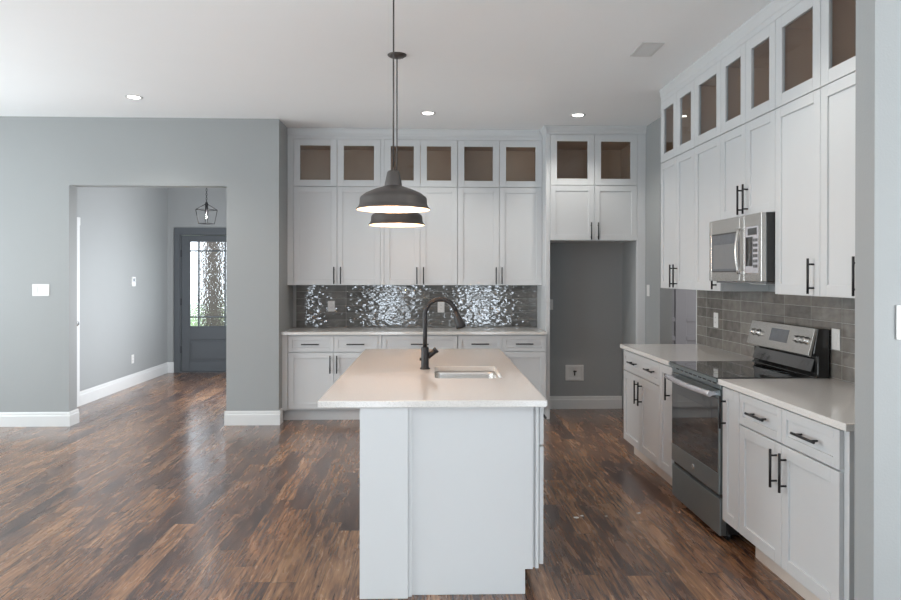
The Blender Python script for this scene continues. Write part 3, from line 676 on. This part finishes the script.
# ------------------------------------------------------------------ range
def kitchen_range():
    y0, y1 = 3.8135, 4.5705
    r = thing('range', (1.95, (y0 + y1) / 2, 0), 'freestanding electric range with black glass top and slate-toned steel oven front', 'range')
    S, G, K = M['slate'], M['gloss'], M['enamel']
    b = MB(); b.box(1.69, 2.268, y0 + .004, y1 - .004, .035, .895); b.build('body', K, r, .002)
    b = MB()
    for x in (1.72, 2.22):
        for y in (y0 + .05, y1 - .05): b.cyl((x, y, 0), (x, y, .036), .018, 12)
    b.build('levelling_feet', K, r)
    b = MB(); b.box(1.648, 1.6885, y0 + .004, y1 - .004, .030, .236); b.build('storage_drawer', S, r, .004, 2)
    b = MB(); b.box(1.662, 1.6885, y0 + .006, y1 - .006, .237, .262); b.build('drawer_recess', K, r)
    # oven door: steel surround at foot, glass field
    b = MB(); b.box(1.644, 1.6885, y0 + .004, y1 - .004, .263, .375, S); b.box(1.646, 1.6885, y0 + .004, y1 - .004, .375, .80, G); b.box(1.644, 1.6885, y0 + .004, y1 - .004, .80, .848, S)
    b.box(1.6445, 1.6885, y0 + .0035, y0 + .022, .375, .80, S)
    d = b.build('oven_door', S, r, .002)
    b = MB(); b.box(1.6452, 1.6458, y0 + .11, y1 - .11, .42, .72); b.build('window', M['ovenglass'], d)
    b = MB(); yc = y0 + .38
    b.tube([(1.643, yc, .318), (1.6425, yc, .318), (1.640, yc, .318)], [.017, .017, .014], 24); b.build('badge', M['chrome'], d)
    b = MB(); pts = []
    for k in range(17):
        t = k / 16; pts.append((1.602 - .018 * math.sin(math.pi * t), y0 + .03 + (y1 - y0 - .06) * t, .822 - .0 * t))
    b.tube(pts, .017, 14)
    for y in (y0 + .05, y1 - .05): b.box(1.598, 1.645, y - .012, y + .012, .812, .834)
    h = b.build('oven_handle', M['film'], d, .002)
    # vent strip and cooktop
    b = MB(); b.box(1.652, 1.6885, y0 + .004, y1 - .004, .850, .893)
    b.build('vent_trim', M['slate'], r, .002)
    b = MB()
    for k in range(9): ya = y0 + .06 + k * .072; b.box(1.6505, 1.6525, ya, ya + .05, .874, .882)
    b.build('vent_slots', K, r)
    b = MB(); b.box(1.622, 2.185, y0 + .0005, y1 - .0005, .8955, .912, S); b.box(1.628, 2.185, y0 + .006, y1 - .006, .912, .9185, G); b.build('cooktop', G, r, .002)
    b = MB()
    for x, y, q in ((1.78, y0 + .19, .09), (1.78, y1 - .19, .11), (2.03, y0 + .19, .10), (2.03, y1 - .19, .075)):
        b.lathe((x, y, .9186), [(q, 0), (q, .0003), (q - .0025, .0003), (q - .0025, 0)], 40, close=True)
    b.build('burner_rings', M['display'], r)
    # backguard: black riser, sloped control face, black end caps
    b = MB(); pr = [(2.185, .8955), (2.272, .8955), (2.272, 1.188), (2.205, 1.192), (2.180, 1.05), (2.205, 1.035), (2.205, .93), (2.185, .9186)]
    b.prism(pr, y0 + .001, y1 - .001, lambda a, p, q: (p, a, q)); b.build('backguard', K, r, .003)
    b = MB(); pr = [(2.150, 1.040), (2.168, 1.030), (2.205, 1.190), (2.190, 1.193)]
    b.prism(pr, y0 + .004, y1 - .004, lambda a, p, q: (p, a, q)); cp = b.build('control_panel', M['steel'], r, .002)
    b = MB(); pr = [(2.178, .945), (2.19, .937), (2.208, 1.02), (2.204, 1.026)]
    b.prism(pr, y0 + .03, y1 - .03, lambda a, p, q: (p, a, q)); b.build('riser_curve', G, r, .002)
    n = Vector((-1, 0, .26)).normalized(); up = Vector((.25, 0, .968))
    def face(y, s): return Vector((2.150, y, 1.040)) + Vector((.040, 0, .153)) * s
    def quad(b, ya, yb_, s0, s1, t):
        P = [face(ya, s0), face(yb_, s0), face(yb_, s1), face(ya, s1)]
        v = [b.bm.verts.new(p - n * .002) for p in P] + [b.bm.verts.new(p + n * t) for p in P]
        for f in ((3,2,1,0),(4,5,6,7),(0,1,5,4),(1,2,6,5),(2,3,7,6),(3,0,4,7)): b.bm.faces.new([v[k] for k in f])
    b = MB(); quad(b, 4.075, 4.285, .30, .80, .0012); b.build('display', M['display'], cp)
    for y in (4.505, 4.435): 
        b = MB(); c = face(y, .52); b.tube([c - n * .001, c + n * .004, c + n * .005, c + n * .024, c + n * .026], [.025, .025, .020, .018, .014], 20); b.build('knob', M['steel'], cp)
    for y in (3.965, 3.915, 3.865):
        b = MB(); c = face(y, .52); b.tube([c - n * .001, c + n * .004, c + n * .005, c + n * .022, c + n * .024], [.023, .023, .019, .017, .013], 20); b.build('knob', M['steel'], cp)
kitchen_range()

# ------------------------------------------------------------------ microwave
def microwave():
    y0, y1, z0, z1 = 3.832, 4.548, 1.455, 1.8485
    r = thing('microwave', (2.08, (y0 + y1) / 2, z0), 'over-the-range stainless microwave hung under the short cabinet', 'microwave')
    b = MB(); b.box(1.918, XW - .012, y0 + .001, y1 - .001, z0, z1); b.build('body', M['enamel'], r, .002)
    ys = 4.045    # split between door and controls
    S = M['steel']; X = 1.889
    b = MB(); wy0, wy1, wz0, wz1 = 4.105, 4.515, 1.512, 1.757
    b.box(X, 1.9175, ys, wy0, z0 + .001, z1 - .001); b.box(X, 1.9175, wy1, y1 - .001, z0 + .001, z1 - .001)
    b.box(X, 1.9175, wy0, wy1, z0 + .001, wz0); b.box(X, 1.9175, wy0, wy1, wz1, z1 - .001)
    d = b.build('door', S, r, .002)
    b = MB(); b.box(X + .002, 1.9175, wy0, wy1, wz0, wz1); b.build('window_frame', M['enamel'], d)
    b = MB(); b.box(X + .0012, X + .0019, wy0 + .008, wy1 - .008, wz0 + .008, wz1 - .008, M['display']); b.box(X + .0006, X + .0011, wy0 + .06, wy1 - .03, wz0 + .02, wz1 - .07, M['greypanel']); b.build('window', M['greypanel'], d)
    b = MB(); pts = []
    for k in range(13):
        t = k / 12; pts.append((X - .022 - .016 * math.sin(math.pi * t), 4.068, 1.500 + .27 * t))
    b.tube(pts, .0105, 14)
    for z in (1.507, 1.763): b.box(X - .03, X + .001, 4.06, 4.076, z - .008, z + .008)
    b.build('door_handle', S, d)
    b = MB(); b.box(X, 1.9175, y0 + .001, ys - .0015, z0 + .001, z1 - .001); c = b.build('control_panel', S, r, .002)
    b = MB(); b.box(X - .001, X + .001, 3.868, 4.03, 1.505, 1.775); b.build('key_film', M['film'], c)
    b = MB(); b.box(X - .0022, X - .0009, 3.885, 3.995, 1.725, 1.765); b.build('display', M['gloss'], c)
    b = MB(); b.box(X - .0022, X - .0009, 3.935, 4.02, 1.545, 1.715); b.build('key_pad', M['enamel'], c)
    b = MB()
    for i in range(3):
        for j in range(6): b.box(X - .0022, X - .0009, 3.878 + i * .018, 3.890 + i * .018, 1.535 + j * .03, 1.553 + j * .03)
    k = b.build('keys', M['slot'], c)
    b = MB(); b.box(1.925, 2.24, y0 + .03, y1 - .03, z0 - .012, z0 - .0002); b.build('vent_grille', M['greypanel'], r, .002)
    b = MB(); b.box(1.945, 2.02, y0 + .06, y0 + .25, z0 - .016, z0 - .0122); b.build('lamp_lens', M['plastic'], r)
microwave()

# ------------------------------------------------------------------ lamps
def pendant(x, y, label):
    zr = 1.842
    r = thing('pendant_lamp', (x, y, zr), label, 'lamp', 'barn-style pendant lamps over the island')
    outer = [(.198, 0), (.200, .003), (.188, .016), (.182, .030), (.180, .058), (.176, .068), (.150, .088), (.10, .110), (.062, .122), (.048, .128)]
    inner_ = [(.044, .125), (.060, .118), (.098, .106), (.148, .085), (.172, .066), (.176, .057), (.178, .030), (.184, .015), (.195, .0)]
    b = MB(); c = (x, y, zr); b.lathe(c, outer, 64, M['bronze']); b.lathe(c, inner_, 64, M['shade_in']); b.lathe(c, [(.198, 0), (.195, 0)], 64, M['bronze']); b.lathe(c, [(.048, .128), (.044, .125)], 64, M['bronze'])
    b.build('lamp_shade', None, r)
    b = MB(); b.lathe(c, [(0, .112), (.045, .112), (.047, .128), (.045, .145), (.034, .200), (.030, .208), (.012, .214), (.006, .232), (0, .232)], 32); b.build('socket_cap', M['bronze'], r)
    b = MB(); b.cyl((x, y, zr + .225), (x, y, ZC - .02), .0042, 8); b.build('cord', M['bronze'], r)
    b = MB(); b.lathe((x, y, ZC), [(0, -.024), (.015, -.024), (.05, -.017), (.066, -.006), (.067, -.0006), (0, -.0006)], 32); b.build('canopy', M['bronze'], r)
    b = MB(); b.lathe(c, [(0, .02), (.018, .024), (.029, .040), (.030, .055), (.022, .078), (.015, .095), (.014, .112), (0, .112)], 20); b.build('bulb', M['bulb'], r)
    l = bpy.data.lights.new('pendant_light', 'POINT'); l.energy = PEND; l.color = (1.0, .52, .25); l.shadow_soft_size = .03
    lo = bpy.data.objects.new('pendant_light', l); col.objects.link(lo); lo.parent = r; lo.location = (0, 0, -.02)
PEND = 9.0
pendant(-.174, 3.74, 'dark barn-style pendant lamp over the island, the nearer and larger of the two')
pendant(-.203, 4.89, 'dark barn-style pendant lamp farther back, half hidden behind the nearer one')

def downlight():
    r = thing('downlight', (0, 0, ZC), 'x', 'light', 'recessed ceiling downlights')
    b = MB(); b.lathe((0, 0, ZC), [(.052, -.002), (.058, -.005), (.072, -.004), (.075, -.0006), (.052, -.0006)], 32, close=True); b.build('trim_ring', M['trim'], r)
    b = MB(); b.lathe((0, 0, ZC), [(0, -.003), (.052, -.003), (.052, -.0007), (0, -.0007)], 32); b.build('lens', M['downlight'], r)
    l = bpy.data.lights.new('downlight_beam', 'SPOT'); l.energy = 33; l.color = (1, .95, .88); l.spot_size = math.radians(125); l.spot_blend = .6; l.shadow_soft_size = .05
    lo = bpy.data.objects.new('downlight_beam', l); col.objects.link(lo); lo.parent = r; lo.location = (0, 0, -.01)
    return r
dl = downlight()
for i, (x, y, lab) in enumerate([(-2.546, 6.142, 'lit recessed downlight in the ceiling in front of the grey hall wall'),
        (.021, 6.629, 'lit recessed downlight in the ceiling beside the pendant cords'), (1.471, 6.65, 'lit recessed downlight in the ceiling in front of the refrigerator unit'),
        (-2.5, 2.9, 'recessed downlight overhead, out of the frame'), (1.3, 3.2, 'recessed downlight overhead, out of the frame'),
        (-2.5, -.4, 'recessed downlight overhead, out of the frame'), (.6, -.4, 'recessed downlight overhead, out of the frame')]):
    o = dl if i == 0 else copy_tree(dl); o.location = (x, y, ZC); o['label'] = lab

def lantern():
    x, y = -2.875, 9.2; s = 1.0
    r = thing('lantern_pendant', (x, y, 2.15), 'small black open-frame lantern hanging in the hall before the front door', 'lamp')
    zb, zs, za = 2.165, 2.345, 2.42; wb, ws = .10, .135
    b = MB(); ang = math.radians(25)
    def P(i, w_, z): a = ang + math.pi / 2 * i; return (x + w_ * 1.0 * math.cos(a), y + w_ * math.sin(a), z)
    for i in range(4):
        b.cyl(P(i, wb, zb), P(i, ws, zs), .0045, 6); b.cyl(P(i, ws, zs), P(i, .014, za), .0045, 6)
        b.cyl(P(i, wb, zb), P(i + 1, wb, zb), .0045, 6); b.cyl(P(i, ws, zs), P(i + 1, ws, zs), .0045, 6)
    b.build('frame', M['black'], r)
    b = MB(); b.lathe((x, y, za), [(0, .03), (.012, .028), (.02, 0), (.018, -.05), (.014, -.11), (0, -.11)], 16); b.build('socket', M['black'], r)
    b = MB(); b.lathe((x, y, 2.26), [(0, -.045), (.02, -.04), (.033, -.015), (.03, .01), (.014, .05), (0, .055)], 16); b.build('bulb', M['bulbglass'], r)
    b = MB(); z = za + .03; k = 0
    while z < ZC - .06:
        pts = []
        for j in range(9):
            t = 2 * math.pi * j / 8; dx = .010 * math.cos(t); dz = .018 * math.sin(t)
            pts.append((x + (dx if k % 2 else 0), y + (0 if k % 2 else dx), z + .014 + dz))
        b.tube(pts, .0028, 6, cap=False); z += .028; k += 1
    b.build('chain', M['black'], r)
    l = bpy.data.lights.new('lantern_light', 'POINT'); l.energy = 2.5; l.color = (1, .95, .9); l.shadow_soft_size = .02
    lo = bpy.data.objects.new('lantern_light', l); col.objects.link(lo); lo.parent = r; lo.location = (0, 0, .11)
    b = MB(); b.lathe((x, y, ZC), [(0, -.05), (.02, -.045), (.055, -.018), (.06, -.0006), (0, -.0006)], 24); b.build('canopy', M['black'], r)
lantern()

# ceiling register
def vent():
    x, y = 1.515, 4.70
    r = thing('ceiling_vent', (x, y, ZC), 'small white louvred air register in the ceiling', 'vent')
    b = MB(); w_, d = .078, .14
    b.box(x - w_, x + w_, y - d, y - d + .025, ZC - .006, ZC - .0006); b.box(x - w_, x + w_, y + d - .025, y + d, ZC - .006, ZC - .0006)
    b.box(x - w_, x - w_ + .022, y - d + .025, y + d - .025, ZC - .006, ZC - .0006); b.box(x + w_ - .022, x + w_, y - d + .025, y + d - .025, ZC - .006, ZC - .0006)
    b.build('frame', M['trim'], r, .001)
    b = MB(); b.box(x - w_ + .022, x + w_ - .022, y - d + .025, y + d - .025, ZC - .0015, ZC - .0007); b.build('backing', M['slot'], r)
    b = MB()
    for k in range(11):
        ya = y - d + .03 + k * .0235
        b.prism([(0, ZC - .002), (.012, ZC - .008), (.013, ZC - .007), (.002, ZC - .0015)], x - w_ + .022, x + w_ - .022, lambda a, p, q, ya=ya: (a, ya + p, q))
    b.build('louvres', M['trim'], r)
vent()

# ------------------------------------------------------------------ switch and socket plates
def plate(n, loc, w_, h, kind, label, cat, gangs=1, group='wall plates'):
    """n: outward normal 'y-' 'x+' 'x-' ; loc = centre on the wall"""
    name = {'rocker': 'light_switch', 'outlet': 'power_outlet', 'blank': 'wall_plate', 'stat': 'thermostat'}[kind]
    r = thing(name, loc, label, cat, group); X, Y, Z = loc
    def bx(b, a0, a1, o0, o1, z0, z1):
        if n == 'y-': b.box(X + a0, X + a1, Y - o0, Y - o1, Z + z0, Z + z1)
        elif n == 'x+': b.box(X + o0, X + o1, Y + a0, Y + a1, Z + z0, Z + z1)
        else: b.box(X - o0, X - o1, Y + a0, Y + a1, Z + z0, Z + z1)
    b = MB(); bx(b, -w_ / 2, w_ / 2, .0004, .006 if kind != 'stat' else .022, -h / 2, h / 2); b.build('cover_plate', M['plastic'], r, .0015)
    if kind == 'rocker':
        for g in range(gangs):
            c = (g - (gangs - 1) / 2) * .046; b = MB(); bx(b, c - .016, c + .016, .006, .009, -.033, .033); b.build('rocker', M['plastic'], r, .001)
    elif kind == 'outlet':
        b = MB()
        for z in (-.02, .02): bx(b, -.016, .016, .006, .0085, z - .014, z + .014)
        s_ = b.build('socket_face', M['plastic'], r, .001)
        b = MB()
        for z in (-.02, .02):
            for a in (-.006, .006): bx(b, a - .001, a + .001, .0085, .009, z - .002, z + .007)
        b.build('slots', M['slot'], s_)
    elif kind == 'stat':
        b = MB(); bx(b, -w_ * .3, w_ * .3, .022, .023, 0, h * .35); b.build('display', M['display'], r)
    return r
plate('y-', (-3.775, YL, 1.34), .165, .117, 'rocker', 'white three-gang light switch on the grey wall left of the hall opening', 'switch', 3)
plate('y-', (-1.038, YB - .0085, 1.148), .076, .117, 'outlet', 'white outlet in the back tiles left of the faucet', 'outlet')
plate('y-', (.172, YB - .0085, 1.137), .076, .117, 'outlet', 'white outlet in the back tiles framed by the faucet arch', 'outlet')
plate('x-', (XW - .0085, 5.365, 1.14), .076, .117, 'outlet', 'white outlet in the right tiles beyond the range', 'outlet')
plate('x-', (XW - .0085, 3.772, 1.136), .076, .117, 'rocker', 'white plate in the right tiles beside the range control panel', 'switch')
plate('x-', (XW, 7.05, 1.337), .076, .117, 'rocker', 'white switch beside the refrigerator panel, near the wall opening', 'switch')
plate('y-', (1.385, YB, 1.165), .076, .117, 'outlet', 'white outlet high in the refrigerator alcove, beside its left panel', 'outlet')
plate('x+', (-3.935, 9.45, 1.40), .10, .125, 'stat', 'small white thermostat on the hall wall', 'thermostat')
plate('x+', (-3.935, 9.45, .36), .076, .117, 'outlet', 'white outlet low on the hall wall under the thermostat', 'outlet')
plate('y-', (1.642, 2.308, 1.33), .076, .117, 'rocker', 'white switch on the wall end at the right edge of the frame', 'switch')
def waterbox():
    x0, x1, z0, z1 = 1.563, 1.768, .315, .49; y = YB
    r = thing('water_supply_box', ((x0 + x1) / 2, y, z0), 'square white water supply box low on the refrigerator alcove wall', 'box')
    b = MB(); t = .03
    b.box(x0, x0 + t, y - .012, y - .0004, z0, z1); b.box(x1 - t, x1, y - .012, y - .0004, z0, z1); b.box(x0 + t, x1 - t, y - .012, y - .0004, z0, z0 + t); b.box(x0 + t, x1 - t, y - .012, y - .0004, z1 - t, z1)
    b.build('frame', M['plastic'], r, .002)
    b = MB(); b.box(x0 + t, x1 - t, y - .003, y - .0005, z0 + t, z1 - t); b.build('back_plate', M['plastic'], r)
    xm = (x0 + x1) / 2; b = MB(); b.cyl((xm, y - .003, .42), (xm, y - .03, .42), .010, 12); b.box(xm - .018, xm + .018, y - .035, y - .029, .414, .43); b.cyl((xm, y - .018, .42), (xm, y - .018, .375), .007, 10); b.build('valve', M['slot'], r)
waterbox()

# crumbs of plaster left on the floor by the range
for i, (x, y, s_) in enumerate([(.93, 4.22, .012), (.97, 4.25, .008), (1.12, 4.24, .006), (1.34, 4.29, .008), (1.16, 4.85, .005)]):
    bm = bmesh.new(); bmesh.ops.create_icosphere(bm, subdivisions=1, radius=s_)
    for v in bm.verts: v.co = Vector((v.co.x * (1 + random.random()), v.co.y * (1 + .5 * random.random()), max(v.co.z * .35, -.002) + .002))
    m = MB(); m.bm.free(); m.bm = bm; o = m.build('plaster_crumb', M['crumb'])
    o.location = (x, y, .0004); tag(o, 'tiny white plaster crumb on the dark wooden floor between island and range', 'debris', 'plaster crumbs on the floor')

for o in bpy.data.objects:
    if '_w' in o: del o['_w']
